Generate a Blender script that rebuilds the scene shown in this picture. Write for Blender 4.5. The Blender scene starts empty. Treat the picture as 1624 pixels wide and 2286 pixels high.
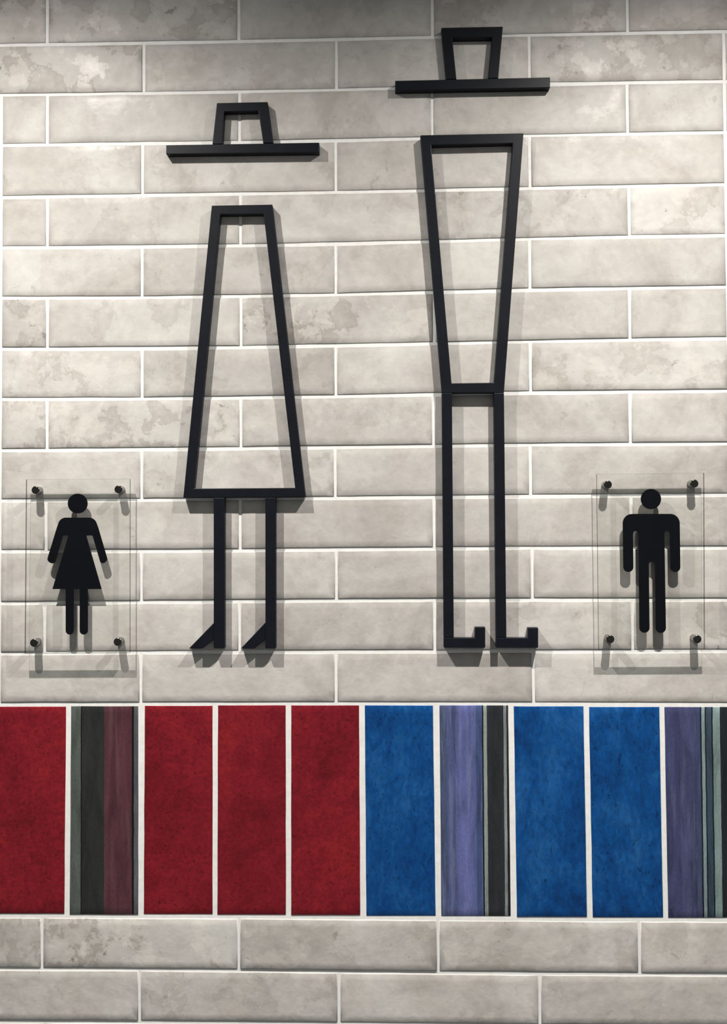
import bpy, bmesh, math, random
from mathutils import Vector, Matrix, noise
random.seed(7)
S = bpy.context.scene
C = S.collection
W, H, F = 1624, 2286, 1850.0

# ------------------------------------------------------------------ camera
YAW, PITCH, ROLL = 0.0268, -0.0211, -0.0056
CAMX, CAMZ, CAMD = 0.0763, 1.5, 1.2886
def rot():
    cy, sy = math.cos(YAW), math.sin(YAW); cp, sp = math.cos(PITCH), math.sin(PITCH); cr, sr = math.cos(ROLL), math.sin(ROLL)
    Ry = Matrix(((cy, 0, sy), (0, 1, 0), (-sy, 0, cy))); Rx = Matrix(((1, 0, 0), (0, cp, -sp), (0, sp, cp))); Rz = Matrix(((cr, -sr, 0), (sr, cr, 0), (0, 0, 1)))
    R = Rz @ Rx @ Ry
    bl = lambda v: Vector((v[0], v[2], -v[1]))
    return bl(R[0]), bl(R[1]), bl(R[2])            # right, down, forward in world axes
RIGHT, DOWN, FWD = rot()
CAM = Vector((CAMX, -CAMD, CAMZ))
cd = bpy.data.cameras.new('camera'); cam = bpy.data.objects.new('camera', cd); C.objects.link(cam)
cd.sensor_fit = 'VERTICAL'; cd.sensor_height = 36.0; cd.lens = F / H * 36.0; cd.clip_start = 0.01
m3 = Matrix((RIGHT, -DOWN, -FWD)).transposed()
cam.matrix_world = Matrix.Translation(CAM) @ m3.to_4x4()
S.camera = cam
def at(px, py, d=0.0):
    """point of the plane standing d metres in front of the tile faces, returned as (x, z)"""
    v = FWD + RIGHT * ((px - W / 2) / F) + DOWN * ((py - H / 2) / F)
    t = (-d - CAM.y) / v.y
    p = CAM + v * t
    return (p.x, p.z)

# ------------------------------------------------------------------ light
S.view_settings.view_transform = 'Standard'; S.view_settings.look = 'None'
S.view_settings.gamma = 1.0; S.view_settings.use_curve_mapping = False
S.view_settings.exposure = 0.0
AMBIENT = 0.15
LAMP_POWER = 66.0
LAMP_COL = (1.0, 0.960, 0.912)
LAMP_OUT = 0.42
wd = bpy.data.worlds.new('room_ambient'); S.world = wd; wd.use_nodes = True
bg = wd.node_tree.nodes['Background']; bg.inputs[0].default_value = (0.97, 1.0, 0.99, 1); bg.inputs[1].default_value = AMBIENT
def downlight(px):
    """ceiling wall-washer: a small lamp whose optic throws most light down and along the wall"""
    x, z = at(px, -176)
    ld = bpy.data.lights.new('ceiling_downlight', 'POINT'); o = bpy.data.objects.new('ceiling_downlight', ld); C.objects.link(o)
    o.location = (x, -LAMP_OUT, z); ld.energy = LAMP_POWER; ld.color = LAMP_COL; ld.shadow_soft_size = 0.006
    ld.use_nodes = True; nt = ld.node_tree; N = nt.nodes; K = nt.links
    em = N['Emission']; tc = N.new('ShaderNodeTexCoord'); sx = N.new('ShaderNodeSeparateXYZ'); K.new(tc.outputs['Normal'], sx.inputs[0])
    az = N.new('ShaderNodeMath'); az.operation = 'MULTIPLY'; az.inputs[1].default_value = -1.0; K.new(sx.outputs['Z'], az.inputs[0])
    cr = N.new('ShaderNodeValToRGB'); K.new(az.outputs[0], cr.inputs[0])
    pts = [(0.17, 0.0), (0.309, .034), (0.407, .074), (.5, .13), (.57, .175), (.669, .24), (.809, .36), (.906, .51), (.961, .70), (1.0, 1.0)]
    el = cr.color_ramp.elements
    while len(el) < len(pts): el.new(0.5)
    for e, (p, v) in zip(el, pts): e.position = p; e.color = (v, v, v, 1)
    ay = N.new('ShaderNodeMath'); ay.operation = 'ABSOLUTE'; K.new(sx.outputs['Y'], ay.inputs[0])
    mx = N.new('ShaderNodeMath'); mx.operation = 'MAXIMUM'; mx.inputs[1].default_value = 0.18; K.new(ay.outputs[0], mx.inputs[0])
    dv = N.new('ShaderNodeMath'); dv.operation = 'DIVIDE'; K.new(cr.outputs[0], dv.inputs[0]); K.new(mx.outputs[0], dv.inputs[1])
    K.new(dv.outputs[0], em.inputs['Strength'])
downlight(25); downlight(1515)

# ------------------------------------------------------------------ materials
def lin(r, g, b):
    f = lambda c: (c / 12.92 if c <= 0.04045 else ((c + .055) / 1.055) ** 2.4)
    return (f(r / 255), f(g / 255), f(b / 255), 1)
class NT:
    def __init__(s, name):
        s.m = bpy.data.materials.new(name); s.m.use_nodes = True; s.t = s.m.node_tree; s.b = s.t.nodes['Principled BSDF']
    def n(s, typ, **kw):
        o = s.t.nodes.new(typ)
        for k, v in kw.items(): setattr(o, k, v)
        return o
    def l(s, a, b): s.t.links.new(a, b)
    def noise(s, vec, scale, detail=4, rough=.55, dist=0.0):
        o = s.n('ShaderNodeTexNoise'); o.inputs['Scale'].default_value = scale; o.inputs['Detail'].default_value = detail
        o.inputs['Roughness'].default_value = rough; o.inputs['Distortion'].default_value = dist; s.l(vec, o.inputs['Vector']); return o.outputs['Fac']
    def ramp(s, fac, pts, interp='LINEAR'):
        o = s.n('ShaderNodeValToRGB'); o.color_ramp.interpolation = interp; el = o.color_ramp.elements
        while len(el) < len(pts): el.new(0.5)
        for e, (p, c) in zip(el, pts):
            e.position = p; e.color = c if hasattr(c, '__len__') else (c, c, c, 1)
        s.l(fac, o.inputs[0]); return o.outputs['Color']
    def mix(s, fac, a, b, mode='MIX'):
        o = s.n('ShaderNodeMix', data_type='RGBA', blend_type=mode)
        for v, i in ((fac, 0), (a, 6), (b, 7)):
            if hasattr(v, 'node'): s.l(v, o.inputs[i])
            else: o.inputs[i].default_value = v
        return o.outputs[2]
    def math(s, op, a, b=0.0):
        o = s.n('ShaderNodeMath', operation=op)
        for v, i in ((a, 0), (b, 1)):
            if hasattr(v, 'node'): s.l(v, o.inputs[i])
            else: o.inputs[i].default_value = v
        return o.outputs[0]
    def objvec(s, spread=37.0):
        """object coordinates shifted by a random amount for every object"""
        tc = s.n('ShaderNodeTexCoord'); oi = s.n('ShaderNodeObjectInfo')
        sh = s.math('MULTIPLY', oi.outputs['Random'], spread)
        cb = s.n('ShaderNodeCombineXYZ'); s.l(sh, cb.inputs[0]); s.l(s.math('MULTIPLY', sh, 1.7), cb.inputs[1]); s.l(s.math('MULTIPLY', sh, .6), cb.inputs[2])
        ad = s.n('ShaderNodeVectorMath', operation='ADD'); s.l(tc.outputs['Object'], ad.inputs[0]); s.l(cb.outputs[0], ad.inputs[1])
        return ad.outputs[0], oi.outputs['Random']
    def bump(s, h, strength, dist):
        o = s.n('ShaderNodeBump'); o.inputs['Strength'].default_value = strength; o.inputs['Distance'].default_value = dist; s.l(h, o.inputs['Height'])
        s.l(o.outputs[0], s.b.inputs['Normal']); return o

def grey_tile_material():
    t = NT('glazed_greige_tile'); v, rnd = t.objvec()
    big = t.noise(v, 7, 5, .62, .7)
    cloud = t.noise(v, 12, 9, .62, .12)
    fine = t.noise(v, 60, 5, .65, .3)
    col = t.ramp(big, [(.30, lin(183, 177, 170)), (.46, lin(197, 192, 186)), (.56, lin(204, 200, 194)), (.72, lin(212, 209, 203))])
    # watercolour-like blooms with a crisp rim
    patch = t.ramp(cloud, [(.0, .30), (.35, .40), (.447, 1), (.452, .22), (.50, 0)])
    mo = t.n('ShaderNodeAttribute', attribute_type='OBJECT', attribute_name='mottle'); mot = mo.outputs['Fac']
    col = t.mix(t.math('MULTIPLY', patch, t.math('MULTIPLY', mot, .55)), col, lin(150, 141, 131))
    c2 = t.noise(v, 19, 9, .64, .15)
    patch2 = t.ramp(c2, [(.0, 0), (.545, 0), (.552, .75), (.64, 1)])
    col = t.mix(t.math('MULTIPLY', patch2, t.math('MULTIPLY', mot, .6)), col, lin(222, 216, 208))
    c3 = t.noise(v, 38, 6, .66, .2)
    patch3 = t.ramp(c3, [(.0, 1), (.325, 1), (.34, 0)])
    col = t.mix(t.math('MULTIPLY', patch3, t.math('MULTIPLY', mot, .8)), col, lin(140, 130, 119))
    sp = t.ramp(fine, [(.3, .93), (.7, 1.05)])
    col = t.mix(1.0, col, sp, 'MULTIPLY')
    jit = t.ramp(rnd, [(0, .93), (1, 1.05)])
    col = t.mix(1.0, col, jit, 'MULTIPLY')
    at_ = t.n('ShaderNodeAttribute', attribute_name='rim')
    e = t.math('ADD', at_.outputs['Fac'], t.math('MULTIPLY', t.math('SUBTRACT', t.noise(v, 30, 3, .5, .3), .5), .9))
    edge = t.ramp(e, [(0.05, .85), (.45, .95), (.95, 1.0)])
    col = t.mix(1.0, col, edge, 'MULTIPLY')
    t.l(col, t.b.inputs['Base Color'])
    t.l(t.ramp(c2, [(.40, .50), (.545, .45), (.555, .38), (.66, .33)]), t.b.inputs['Roughness'])
    t.b.inputs['Specular IOR Level'].default_value = .16
    hgt = t.math('ADD', t.noise(v, 22, 3, .5, .2), t.math('MULTIPLY', fine, .22))
    t.bump(hgt, .5, .0020)
    return t.m
def mottled(name, lo, mid, hi, stretch=1.0):
    t = NT(name); v, rnd = t.objvec()
    mp = t.n('ShaderNodeMapping'); mp.inputs['Scale'].default_value = (1, 1, stretch); t.l(v, mp.inputs[0]); v = mp.outputs[0]
    a = t.noise(v, 9, 6, .65, .8); b = t.noise(v, 42, 5, .7, .8); f = t.noise(v, 170, 3, .6)
    k = t.math('ADD', t.math('MULTIPLY', a, .62), t.math('MULTIPLY', b, .38))
    col = t.ramp(k, [(.36, lo), (.5, mid), (.66, hi)])
    col = t.mix(1.0, col, t.ramp(f, [(.3, .76), (.7, 1.16)]), 'MULTIPLY')
    col = t.mix(1.0, col, t.ramp(t.noise(v, 240, 2, .5), [(.29, .5), (.36, 1)]), 'MULTIPLY')
    t.l(col, t.b.inputs['Base Color']); t.b.inputs['Roughness'].default_value = .42; t.b.inputs['Specular IOR Level'].default_value = .3
    t.bump(t.math('ADD', b, t.math('MULTIPLY', f, .3)), .2, .0008)
    return t.m
def striped(name, stripes, seed, streak_col, streak_amt, s0, s1_):
    """painted vertical stripes; stripes = [(start fraction, colour)], read across the tile"""
    t = NT(name); uv = t.n('ShaderNodeUVMap'); uv.uv_map = 'UVMap'
    sx = t.n('ShaderNodeSeparateXYZ'); t.l(uv.outputs[0], sx.inputs[0])
    def st(scx, scy):
        cb = t.n('ShaderNodeCombineXYZ'); t.l(t.math('MULTIPLY', sx.outputs[0], scx), cb.inputs[0]); t.l(t.math('MULTIPLY', sx.outputs[1], scy), cb.inputs[1]); cb.inputs[2].default_value = seed
        return cb.outputs[0]
    wob = t.math('MULTIPLY', t.math('SUBTRACT', t.noise(st(2, 9), 1.0, 4, .6), .5), .018)
    u = t.math('ADD', sx.outputs[0], wob)
    pts = []
    for i, (p, c) in enumerate(stripes):
        if i: pts.append((p, c))
        else: pts.append((0, c))
    col = t.ramp(u, pts, 'CONSTANT')
    s1 = t.noise(st(7, 3.2), 1.0, 6, .62, .7); s2 = t.noise(st(16, 2.2), 1.0, 5, .6, .5); s3 = t.noise(st(60, 60), 1.0, 4, .6)
    col = t.mix(1.0, col, t.ramp(s1, [(.3, .62), (.5, 1.0), (.7, 1.3)]), 'MULTIPLY')
    msk = t.math('MULTIPLY', t.math('GREATER_THAN', u, s0), t.math('LESS_THAN', u, s1_))
    col = t.mix(t.math('MULTIPLY', msk, t.math('MULTIPLY', t.ramp(s2, [(.54, 0), (.6, .6), (.75, 1)]), streak_amt)), col, streak_col)
    col = t.mix(1.0, col, t.ramp(s3, [(.3, .88), (.7, 1.1)]), 'MULTIPLY')
    t.l(col, t.b.inputs['Base Color']); t.b.inputs['Roughness'].default_value = .4; t.b.inputs['Specular IOR Level'].default_value = .3
    t.bump(s3, .25, .0008)
    return t.m
def grout_material():
    t = NT('white_grout'); tc = t.n('ShaderNodeTexCoord'); v = tc.outputs['Object']
    t.l(t.ramp(t.noise(v, 90, 5, .6), [(.3, lin(234, 233, 229)), (.7, lin(248, 247, 244))]), t.b.inputs['Base Color'])
    t.b.inputs['Roughness'].default_value = .9; t.b.inputs['Specular IOR Level'].default_value = .1
    t.bump(t.noise(v, 400, 3, .5), .08, .0002); return t.m
def black_material(name, col, rough, spec):
    t = NT(name); v, r = t.objvec()
    t.l(t.ramp(t.noise(v, 40, 4), [(.3, [c * .85 for c in col[:3]] + [1]), (.7, [c * 1.15 for c in col[:3]] + [1])]), t.b.inputs['Base Color'])
    t.b.inputs['Roughness'].default_value = rough; t.b.inputs['Specular IOR Level'].default_value = spec
    t.bump(t.noise(v, 900, 3), .12, .0003); return t.m
def metal_material(name, c, rough):
    t = NT(name); v, r = t.objvec(); t.b.inputs['Base Color'].default_value = (c, c * .98, c * .94, 1); t.b.inputs['Metallic'].default_value = 1
    t.l(t.ramp(t.noise(v, 300, 3), [(.3, rough * .8), (.7, rough * 1.2)]), t.b.inputs['Roughness']); return t.m
def clear_material(name, col, gloss):
    m = bpy.data.materials.new(name); m.use_nodes = True; nt = m.node_tree; N = nt.nodes; K = nt.links; N.remove(N['Principled BSDF'])
    out = N['Material Output']; tr = N.new('ShaderNodeBsdfTransparent'); gl = N.new('ShaderNodeBsdfGlossy'); gl.inputs['Roughness'].default_value = .05
    tr.inputs[0].default_value = col
    lw = N.new('ShaderNodeLayerWeight'); pw = N.new('ShaderNodeMath'); pw.operation = 'POWER'; pw.inputs[1].default_value = 5.0; K.new(lw.outputs['Facing'], pw.inputs[0])
    mu = N.new('ShaderNodeMath'); mu.operation = 'MULTIPLY_ADD'; mu.inputs[1].default_value = gloss; mu.inputs[2].default_value = .015; K.new(pw.outputs[0], mu.inputs[0])
    mi = N.new('ShaderNodeMixShader'); K.new(mu.outputs[0], mi.inputs[0]); K.new(tr.outputs[0], mi.inputs[1]); K.new(gl.outputs[0], mi.inputs[2]); K.new(mi.outputs[0], out.inputs[0])
    return m
M_GREY = grey_tile_material()
M_GROUT = grout_material()
M_RED = mottled('red_glaze', lin(106, 18, 30), lin(126, 24, 36), lin(143, 33, 39))
M_BLUE = mottled('blue_glaze', lin(5, 53, 108), lin(9, 73, 136), lin(36, 97, 158), .55)
M_STR_A = striped('maroon_charcoal_stripes', [(0, lin(84, 90, 86)), (.150, lin(20, 20, 20)), (.165, lin(44, 46, 45)), (.50, lin(84, 50, 58)), (.905, lin(26, 22, 24)), (.935, lin(88, 90, 94))], 3.1, lin(106, 86, 82), .45, .5, .905)
M_STR_B = striped('violet_charcoal_stripes', [(0, lin(72, 82, 112)), (.10, lin(79, 88, 128)), (.22, lin(93, 100, 150)), (.52, lin(70, 84, 124)), (.612, lin(22, 24, 30)), (.632, lin(138, 148, 142)), (.68, lin(44, 46, 50)), (.925, lin(130, 138, 136)), (.965, lin(34, 36, 42))], 8.7, lin(128, 136, 170), .42, .02, .61)
M_STR_C = striped('indigo_slate_stripes', [(0, lin(64, 68, 102)), (.2, lin(72, 75, 110)), (.4, lin(62, 70, 100)), (.495, lin(24, 27, 34)), (.515, lin(128, 146, 148)), (.562, lin(30, 36, 42)), (.58, lin(58, 74, 88)), (.655, lin(26, 32, 38)), (.672, lin(124, 142, 140)), (.775, lin(34, 38, 42))], 14.3, lin(108, 114, 142), .34, .05, .49)
M_BLACK = black_material('satin_black_paint', (.0065, .0078, .012, 1), .42, .20)
M_PICTO = black_material('matt_black_film', (.0028, .0034, .0055, 1), .5, .06)
M_STEEL = metal_material('brushed_steel', .38, .28)
M_CAP = metal_material('dark_polished_steel', .12, .25)
M_CLEAR = clear_material('clear_acrylic', (.982, .984, .980, 1), .22)
M_EDGE = clear_material('clear_acrylic_edge', (.28, .30, .29, 1), .25)

# ------------------------------------------------------------------ helpers
def mesh_obj(name, verts, faces, mat, parent=None, origin=(0, 0, 0), smooth=False):
    me = bpy.data.meshes.new(name)
    o3 = Vector(origin)
    me.from_pydata([Vector(v) - o3 for v in verts], [], faces)
    me.materials.append(mat); me.update()
    bm = bmesh.new(); bm.from_mesh(me); bmesh.ops.recalc_face_normals(bm, faces=bm.faces); bm.to_mesh(me); bm.free()
    if smooth:
        for p in me.polygons: p.use_smooth = True
    o = bpy.data.objects.new(name, me); C.objects.link(o)
    if parent is not None:
        o.parent = parent; o.location = o3 - parent.location
    else: o.location = o3
    return o
def bevel(o, w, seg=2):
    md = o.modifiers.new('soft_edges', 'BEVEL'); md.width = w; md.segments = seg; md.limit_method = 'ANGLE'; md.angle_limit = math.radians(40)
    md.harden_normals = False
def thing(name, label, cat, loc, group=None):
    o = bpy.data.objects.new(name, None); C.objects.link(o); o.location = loc; o.empty_display_size = .05
    o['label'] = label; o['category'] = cat
    if group: o['group'] = group
    return o
def plate(name, rings, y0, y1, mat, parent, bev=.0006):
    """solid flat shape: outline (and hole loops) given as (x, z), from depth y0 (front) to y1 (back)"""
    bm = bmesh.new(); edges = []
    for r in rings:
        vs = [bm.verts.new((x, 0, z)) for x, z in r]
        for a, b in zip(vs, vs[1:] + vs[:1]): edges.append(bm.edges.new((a, b)))
    bmesh.ops.triangle_fill(bm, use_beauty=True, use_dissolve=True, edges=edges)
    fs = list(bm.faces)
    ext = bmesh.ops.extrude_face_region(bm, geom=fs)
    nv = [g for g in ext['geom'] if isinstance(g, bmesh.types.BMVert)]
    nvs = set(nv)
    cx = sum(v.co.x for v in nv) / len(nv); cz = sum(v.co.z for v in nv) / len(nv)
    for v in bm.verts:
        v.co.y = (y1 if v in nvs else y0)
    org = Vector((cx, y1, cz))
    for v in bm.verts: v.co -= org
    bmesh.ops.recalc_face_normals(bm, faces=bm.faces)
    me = bpy.data.meshes.new(name); bm.to_mesh(me); bm.free(); me.materials.append(mat)
    o = bpy.data.objects.new(name, me); C.objects.link(o); o.parent = parent; o.location = org - parent.location
    if bev: bevel(o, bev)
    return o

# ------------------------------------------------------------------ wall: grout bed and tiles
GROUT_Y = 0.0010                      # grout lies this far behind the tile faces
LX = [0, 320, 812, 1180, 1624]
LINES = {1: [100, 96, 86.5, 77.5, 70], 2: [211.5, 208, 200, 187.5, 181], 3: [324, 320.5, 313, 302, 295], 4: [440.5, 435.5, 428, 420, 411],
         5: [552.5, 551, 544, 532, 525], 6: [665, 664, 657, 646, 640], 7: [778.5, 778, 771, 761, 755], 8: [891, 890, 884, 876, 872],
         9: [1005, 1003, 997.5, 992, 990], 10: [1117.5, 1116, 1111, 1107.5, 1105], 11: [1231, 1230, 1226, 1222.5, 1222.5],
         12: [1346.5, 1344, 1339.5, 1338.5, 1339], 13: [1459, 1456.5, 1454.5, 1454, 1453.5], 14: [1571.5, 1571, 1570, 1571, 1572.5],
         15: [2046.5, 2046, 2050, 2054, 2055], 16: [2163.5, 2164.5, 2170, 2173.5, 2176], 17: [2281, 2282, 2286, 2290, 2293]}
JOINTS = {0: (45, [105, 533, 966, 1402]), 1: (150, [321, 751.5, 1183]), 2: (265, [105.5, 535, 965.5, 1402]), 3: (370, [318, 750, 1184]),
          4: (490, [105.5, 537, 970, 1406]), 5: (600, [317, 750, 1184]), 6: (715, [105.5, 538, 969.5, 1407]), 7: (830, [317.5, 750, 1185]),
          8: (950, [105, 538, 968, 1408]), 9: (1055, [316.5, 748.5, 1185]), 10: (1170, [103, 536.5, 969.5, 1410]), 11: (1280, [316, 751.5, 1189]),
          12: (1400, [99.5, 535.5, 971, 1413]), 13: (1510, [314.5, 750.5, 1191.5]), 14: (2105, [93.5, 533.5, 978.5, 1428.5]), 15: (2230, [311.5, 757, 1206])}
PITCH_X, PITCH_Z = 0.305, 0.0803
XMIN, XMAX = -0.98, 1.10
class Line:
    """height of one horizontal joint over x: the surveyed heights, straight beyond them"""
    def __init__(s, pts): s.p = pts
    def __call__(s, x):
        p = s.p
        if x <= p[0][0]: return p[0][1]
        if x >= p[-1][0]: return p[-1][1]
        for (a, za), (b, zb) in zip(p, p[1:]):
            if x <= b: return za + (zb - za) * (x - a) / (b - a)
def make_line(k):
    return Line([at(px, py) for px, py in zip(LX, LINES[k])])
LN = {k: make_line(k) for k in LINES}
def shifted(l, dz): return Line([(x, z + dz) for x, z in l.p])
for k in (0, -1, -2): LN[k] = shifted(LN[1], PITCH_Z * (1 - k))
for k in (18, 19): LN[k] = shifted(LN[17], -PITCH_Z * (k - 17))
END_L, END_R = at(2.0, 500)[0], at(1619.5, 260)[0]
zt, zb = LN[-2](0) + .0, LN[19](0)
wall = mesh_obj('wall_back', [(XMIN, GROUT_Y, zb), (XMAX, GROUT_Y, zb), (XMAX, GROUT_Y, zt), (XMIN, GROUT_Y, zt),
                              (XMIN, .10, zb), (XMAX, .10, zb), (XMAX, .10, zt), (XMIN, .10, zt)],
                [(0, 1, 2, 3), (7, 6, 5, 4), (0, 4, 5, 1), (3, 2, 6, 7), (0, 3, 7, 4), (1, 5, 6, 2)], M_GROUT)
wall['kind'] = 'structure'
wall['label'] = 'greige glazed tile wall with white grout and a red and blue band'

def tile(name, quad, mat, wob=.00035, depth=0.0, uv=False, round_=1.0, label=None, rimw=.011):
    """quad = (bl, br, tr, tl) as (x, z): a pressed glazed tile with softened, slightly wavy rim"""
    bl, br, tr, tl = [Vector((q[0], 0, q[1])) for q in quad]
    w = ((br - bl).length + (tr - tl).length) / 2; h = ((tl - bl).length + (tr - br).length) / 2
    nu = max(3, int(w / .02)); nv = max(3, int(h / .02)); sd = random.random() * 100
    def P(u, v):
        a, b = u / w, v / h
        return bl * (1 - a) * (1 - b) + br * a * (1 - b) + tr * a * b + tl * (1 - a) * b
    def wv(t, s): return wob * (noise.noise(Vector((t * 22, s * 7.3 + sd, sd))) * 1.6)
    def ring(t, y, k):
        pts = []
        for i in range(nu): u = t + (w - 2 * t) * i / nu; p = P(u, t + k * wv(u, 1)); pts.append((p.x, y, p.z))
        for i in range(nv): v = t + (h - 2 * t) * i / nv; p = P(w - t - k * wv(v, 2), v); pts.append((p.x, y, p.z))
        for i in range(nu): u = w - t - (w - 2 * t) * i / nu; p = P(u, h - t - k * wv(u, 3)); pts.append((p.x, y, p.z))
        for i in range(nv): v = h - t - (h - 2 * t) * i / nv; p = P(t + k * wv(v, 4), v); pts.append((p.x, y, p.z))
        return pts
    r = round_
    specs = [(0, .006, 1, 0.0), (0, .0007 * r, 1, 0.0), (.0004 * r, .0003 * r, 1, .03), (.0013 * r, .0000, 1, .12), (rimw, -.00014 * r, .3, 1.0)]
    verts, faces, rim = [], [], []
    tx, tz = random.uniform(-1, 1) * .0005, random.uniform(-1, 1) * .0012
    c = (bl + br + tr + tl) / 4
    n = 2 * (nu + nv)
    for t, y, k, a in specs:
        for (x, yy, z) in ring(t, y, k):
            verts.append((x, yy + (depth + (x - c.x) * tx + (z - c.z) * tz if yy < .003 else 0), z)); rim.append(a)
    for j in range(len(specs) - 1):
        for i in range(n):
            i2 = (i + 1) % n; faces.append((j * n + i, j * n + i2, (j + 1) * n + i2, (j + 1) * n + i))
    faces.append(tuple((len(specs) - 1) * n + i for i in range(n)))
    o = mesh_obj(name, verts, faces, mat, wall, (c.x, 0, c.z), smooth=True)
    me = o.data
    at_ = me.attributes.new('rim', 'FLOAT', 'POINT')
    for i, a in enumerate(rim): at_.data[i].value = a
    if uv:
        ul = me.uv_layers.new(name='UVMap')
        for lp in me.loops:
            co = me.vertices[lp.vertex_index].co
            ul.data[lp.index].uv = ((co.x + w / 2) / w, (co.z + h / 2) / h)
    if label: o['label'] = label
    return o

# how strongly the glaze is clouded, by row and tile counted from the left edge
MOTTLE = {(0, 0): .95, (0, 1): .8, (0, 2): .3, (0, 3): .75, (0, 4): .55, (1, 0): .95, (1, 1): .4, (1, 2): .4, (1, 3): .75, (3, 1): .45, (3, 0): .35,
          (4, 3): .6, (4, 4): .65, (6, 0): .8, (6, 1): .5, (6, 2): .95, (7, 0): .65, (7, 1): .45, (7, 3): .6, (8, 0): .85, (8, 1): .85, (9, 1): .6,
          (10, 4): .5, (12, 3): .5, (12, 4): .95, (14, 0): .75, (14, 1): 1.0, (14, 2): .5, (14, 3): .45, (15, 1): .5, (15, 0): .35}
GX, GZ = .0048, .0052                 # joint widths
def joints_for(row):
    if row in JOINTS:
        y, xs = JOINTS[row]; j = [at(px, y)[0] for px in xs]
    else:
        src = 0 if row % 2 == 0 else 15
        y, xs = JOINTS[src]; j = [at(px, y)[0] for px in xs]
    ext = list(j)
    while ext[0] > XMIN - PITCH_X: ext.insert(0, ext[0] - PITCH_X)
    while ext[-1] < XMAX + PITCH_X: ext.append(ext[-1] + PITCH_X)
    cuts = []
    if 2 <= row <= 13: cuts.append(END_L)
    if 1 <= row <= 13: cuts.append(END_R)
    for c_ in cuts: ext = sorted([e for e in ext if abs(e - c_) > .02] + [c_])
    return ext
for row in list(range(-2, 16)) + [16, 17]:
    top, bot = (LN[row], LN[row + 1]) if row < 14 else (LN[row + 1], LN[row + 2])
    J = joints_for(row); JR = [at(px, JOINTS[row][0])[0] for px in JOINTS[row][1]] if row in JOINTS else []
    for a, b in zip(J, J[1:]):
        xa, xb = max(a, XMIN) + GX / 2, min(b, XMAX) - GX / 2
        if xb - xa < .02: continue
        q = [(xa, bot(xa) + GZ / 2), (xb, bot(xb) + GZ / 2), (xb, top(xb) - GZ / 2), (xa, top(xa) - GZ / 2)]
        o = tile('tile', q, M_GREY, depth=random.uniform(-.00025, .0002))
        o['mottle'] = MOTTLE.get((row, max(-1, sum(1 for e in JR if e < (xa + xb) / 2))), random.uniform(.15, .42))

BAND = [('r', -6, 147, -10, 143, 1578, 2040), ('a', 158.5, 308.5, 155.5, 308.5, 1577, 2042), ('r', 323.5, 474.5, 321, 474.5, 1576, 2041),
        ('r', 487, 638, 485.5, 638.5, 1575, 2042), ('r', 650.5, 802, 650.5, 804.5, 1575, 2043), ('b', 815, 967, 818.5, 973, 1575, 2044.5),
        ('v', 982, 1135, 986, 1141, 1575, 2045.5), ('b', 1148, 1303.5, 1155, 1311.5, 1577, 2047), ('b', 1316, 1473, 1324.5, 1481.5, 1578.5, 2048), ('c', 1484.5, 1642, 1493, 1651, 1578.5, 2048.5)]
KIND = {'r': ('red_tile', M_RED, 'red mottled upright tile of the colour band'), 'b': ('blue_tile', M_BLUE, 'blue mottled upright tile of the colour band'),
        'a': ('striped_tile', M_STR_A, 'charcoal and maroon striped tile between red tiles'), 'v': ('striped_tile', M_STR_B, 'violet and charcoal striped tile between blue tiles'),
        'c': ('striped_tile', M_STR_C, 'indigo and slate striped tile at the right edge')}
quads = []
for k, a, b, c_, d, y0, y1 in BAND:
    quads.append((k, [at(c_, y1), at(d, y1), at(b, y0), at(a, y0)]))
BP = .1172
for i, k in enumerate('rarr'):
    q = quads[0][1]; quads.append((k, [(x - BP * (i + 1), z) for x, z in q]))
for i, k in enumerate('bbvb'):
    q = quads[9][1]; quads.append((k, [(x + BP * (i + 1), z) for x, z in q]))
for i, (k, q) in enumerate(quads):
    nm, mt, lb = KIND[k]
    tile(nm, q, mt, wob=.00025, depth=.0004, uv=True, round_=.5, label=lb if i < 10 and k in 'avc' else None)

# ------------------------------------------------------------------ black outline figures
BD = .0115                           # bars stand this far off the tile faces
def pts(l, d=BD): return [at(x, y, d) for x, y in l]
def base(px, py): x, z = at(px, py, 0); return (x, 0, z)
def bars(name, rings, parent): return plate(name, [pts(r) for r in rings], -BD, 0.0, M_BLACK, parent, .0009)
# woman's hat
t = thing('outline_hat_sign', "black bar-outline hat with crown tapering upward above the dress outline", 'hat sign', base(542, 343))
bars('crown_frame', [[(484.2, 229.7), (597.7, 227.2), (610.2, 318.8), (587.6, 319.3), (577.0, 247.5), (501.2, 249.4), (496.8, 321.2), (474.2, 321.8)]], t)
bars('brim', [[(371, 323.8), (713.3, 317.9), (713.3, 340.2), (371, 344)]], t)
# man's hat
t = thing('outline_hat_sign', "black bar-outline top hat with crown widening upward, topmost on the wall", 'hat sign', base(1055, 200))
bars('crown_frame', [[(985.6, 61.7), (1123.5, 59), (1113.2, 174.3), (1090.6, 174.8), (1099.3, 83.2), (1010.4, 84.6), (1020, 176.2), (996.7, 176.8)]], t)
bars('brim', [[(882.7, 180), (1228.9, 172.3), (1228.9, 195.5), (882.7, 202)]], t)
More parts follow.
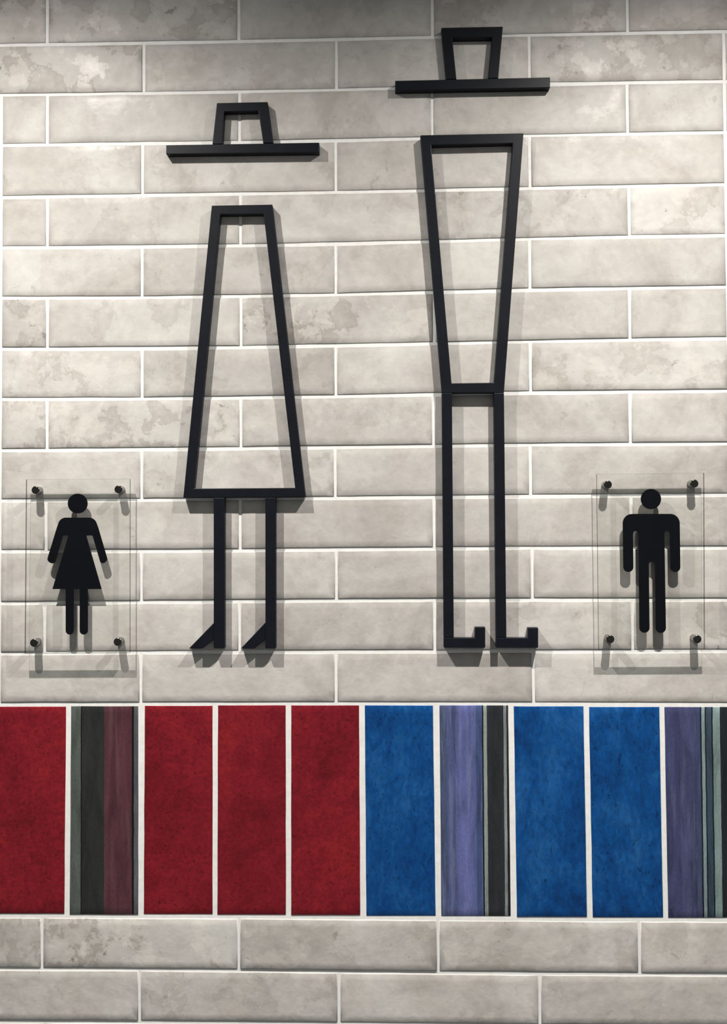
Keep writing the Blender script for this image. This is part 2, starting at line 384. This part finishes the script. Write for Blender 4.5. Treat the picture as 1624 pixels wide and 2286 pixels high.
# woman's dress, legs and heeled feet
t = thing('outline_woman_sign', 'black bar-outline dress flaring downward on two legs with slanted heeled shoes', 'woman sign', base(546, 1447))
bars('dress_frame', [[(472.8, 458.9), (608.5, 456.6), (682.6, 1110.2), (409.1, 1111.6)], [(492.2, 478.7), (588.8, 477.6), (659.2, 1089), (433.4, 1090.5)]], t)
for lx, rx, tip, sl, yl, yb, ux, uy in ((477.1, 501.7, 421.6, 1391, 1111.2, 1447.5, 451.7, 1427.5), (592.6, 616.0, 537.6, 1390, 1110.6, 1447.5, 568.1, 1428)):
    bars('leg', [[(lx, yl), (rx, yl), (rx, yb), (lx, yb)]], t)
    bars('foot', [[(tip, yb + .5), (lx, sl), (lx, uy), (ux, yb + .5)]], t)
# man's torso, legs and hooked feet
t = thing('outline_man_sign', 'tall black bar-outline man with tapering torso, straight legs and hooked feet', 'man sign', base(1096, 1446))
bars('torso_frame', [[(939, 302), (1169.5, 297.6), (1126, 875), (1126, 876.8), (987.1, 877.4), (987.1, 875)], [(963.1, 324), (1145.3, 319.8), (1103.9, 853.9), (1008.8, 855.5)]], t)
for l0, r0, l1, r1, toe0, toe1, yt in ((987.1, 1009.6, 991.4, 1013.9, 1061.2, 1084.1, 1400.1), (1103.2, 1126, 1108.3, 1131.4, 1179.3, 1202.4, 1401.4)):
    bars('leg', [[(l0, 877.3), (r0, 877.1), (r1, 1424), (l1, 1424)]], t)
    bars('foot', [[(l1, 1424), (toe0, 1424.2), (toe0, yt), (toe1, yt), (toe1, 1446.2), (l1, 1446)]], t)

# ------------------------------------------------------------------ acrylic signs
P0, P1 = .0104, .0145                # back and front face of the clear sheet
PIC0 = .0092                         # pictogram is bonded to the back of the sheet
def arc(cx, cy, r, a0, a1, n=10):
    return [(cx + r * math.cos(math.radians(a0 + (a1 - a0) * i / n)), cy + r * math.sin(math.radians(a0 + (a1 - a0) * i / n))) for i in range(n + 1)]
def fillet(poly, radii, n=7):
    out = []
    m = len(poly)
    for i, (p, r) in enumerate(zip(poly, radii)):
        if r <= 0: out.append(p); continue
        p = Vector(p); a = (Vector(poly[i - 1]) - p); b = (Vector(poly[(i + 1) % m]) - p)
        ua, ub = a.normalized(), b.normalized(); ang = ua.angle(ub); d = r / math.tan(ang / 2)
        d = min(d, a.length * .499, b.length * .499); r = d * math.tan(ang / 2)
        c = p + (ua + ub).normalized() * (r / math.sin(ang / 2))
        s = p + ua * d - c; e = p + ub * d - c
        a0 = math.atan2(s.y, s.x); a1 = math.atan2(e.y, e.x); da = (a1 - a0 + math.pi) % (2 * math.pi) - math.pi
        for k in range(n + 1):
            q = a0 + da * k / n; out.append((c.x + r * math.cos(q), c.y + r * math.sin(q)))
    return out
def cylinder(name, r, y0, y1, mat, parent, x, z, inner=None, seg=28, bev=.0006):
    vs, fs = [], []
    prof = [(0, y0), (r - bev, y0), (r, y0 + bev), (r, y1)]
    if inner: prof = [(0, y0 + .0012), (inner, y0 + .0012), (inner, y0), (r - bev, y0), (r, y0 + bev), (r, y1)]
    for rr, yy in prof[1:]:
        for i in range(seg):
            a = 2 * math.pi * i / seg; vs.append((x + rr * math.cos(a), yy, z + rr * math.sin(a)))
    vs.append((x, prof[0][1], z)); k = len(vs) - 1
    for i in range(seg): fs.append((k, i, (i + 1) % seg))
    for j in range(len(prof) - 2):
        for i in range(seg): i2 = (i + 1) % seg; fs.append((j * seg + i, j * seg + i2, (j + 1) * seg + i2, (j + 1) * seg + i))
    fs.append(tuple((len(prof) - 2) * seg + i for i in range(seg)))
    o = mesh_obj(name, vs, fs, mat, parent, (x, y1, z))
    for p in o.data.polygons: p.use_smooth = len(p.vertices) == 4
    return o
def acrylic_sign(name, label, corners, standoffs, head, body):
    q = pts(corners, P1)                                     # tl, tr, br, bl
    cx = sum(p[0] for p in q) / 4; cz = q[2][1]
    t = thing(name, label, 'restroom sign', (cx, 0, cz), 'clear acrylic restroom signs')
    vs = [(x, -P1, z) for x, z in q] + [(x, -P0, z) for x, z in q]
    o = mesh_obj('clear_sheet', vs, [(0, 1, 2, 3), (7, 6, 5, 4), (0, 4, 5, 1), (1, 5, 6, 2), (2, 6, 7, 3), (3, 7, 4, 0)], M_CLEAR, t, (cx, -P0, cz))
    o.data.materials.append(M_EDGE)
    for p in o.data.polygons:
        if abs(p.normal.y) < .5: p.material_index = 1
    o['label'] = 'clear colourless acrylic sheet'
    for px, py in standoffs:
        x, z = at(px, py, .0160)
        b = cylinder('standoff', .0060, -P1, .0, M_STEEL, t, x, z)
        b['label'] = 'round steel standoff fixing'
        c_ = cylinder('cap', .0062, -.0160, -P1, M_CAP, b, x, z, bev=.0008)
        c_.parent = b; c_.location = Vector((x, -P1, z)) - b.location - t.location
    pd = PIC0 + .0012
    hx, hy, hr = head
    plate('head', [pts(arc(hx, hy, hr, 0, 360, 40)[:-1], pd)], -pd + .00005, -PIC0, M_PICTO, t, 0)['label'] = 'black round pictogram head'
    plate('body', [pts(body, pd)], -pd + .00005, -PIC0, M_PICTO, t, 0)['label'] = 'black flat pictogram body'
    return t
wbody = fillet([(134.5, 1155.5), (211, 1155.5), (219.5, 1179), (240.5, 1251), (226, 1261.5), (206.5, 1195.5), (192.2, 1195.5), (226.7, 1315), (196, 1315), (196, 1416.7), (177.9, 1416.7), (177.9, 1315),
                (164.5, 1315), (164.5, 1416.7), (146.6, 1416.7), (146.6, 1315), (117, 1315), (152.8, 1195.5), (140.2, 1195.5), (121.5, 1261.5), (104.2, 1252), (126.5, 1179)],
               [21, 21, 12, 9, 9, 3, 2, 0, 0, 8.9, 8.9, 0, 0, 8.9, 8.9, 0, 0, 2, 3, 9, 9, 12])
acrylic_sign('restroom_sign', 'clear acrylic sign with black woman pictogram on four steel standoffs', [(58, 1070.5), (289.8, 1069), (289.5, 1457.5), (55, 1459)],
             [(78.8, 1094), (264.1, 1092.4), (75.3, 1435.3), (262.4, 1433.2)], (173.3, 1124.1, 22.1), wbody)
mbody = fillet([(1391, 1147.2), (1518.3, 1147.2), (1520, 1277), (1497.6, 1277), (1496.3, 1185.5), (1484.2, 1185.5), (1487.8, 1413), (1465, 1413), (1463.2, 1254), (1449.4, 1254), (1451.2, 1412.6), (1428.6, 1412.6),
                (1426.2, 1185.5), (1414.1, 1185.5), (1415, 1277), (1392.8, 1277)],
               [21, 21, 11, 11, 6, 6, 11, 11, 6.8, 6.8, 11, 11, 6, 6, 11, 11])
acrylic_sign('restroom_sign', 'clear acrylic sign with black man pictogram on four steel standoffs', [(1333.3, 1058.5), (1573.3, 1056), (1574.5, 1449), (1338, 1450.5)],
             [(1358.2, 1081.8), (1551.4, 1079.6), (1363.6, 1427.1), (1558.2, 1427.1)], (1454.3, 1114.1, 22.6), mbody)
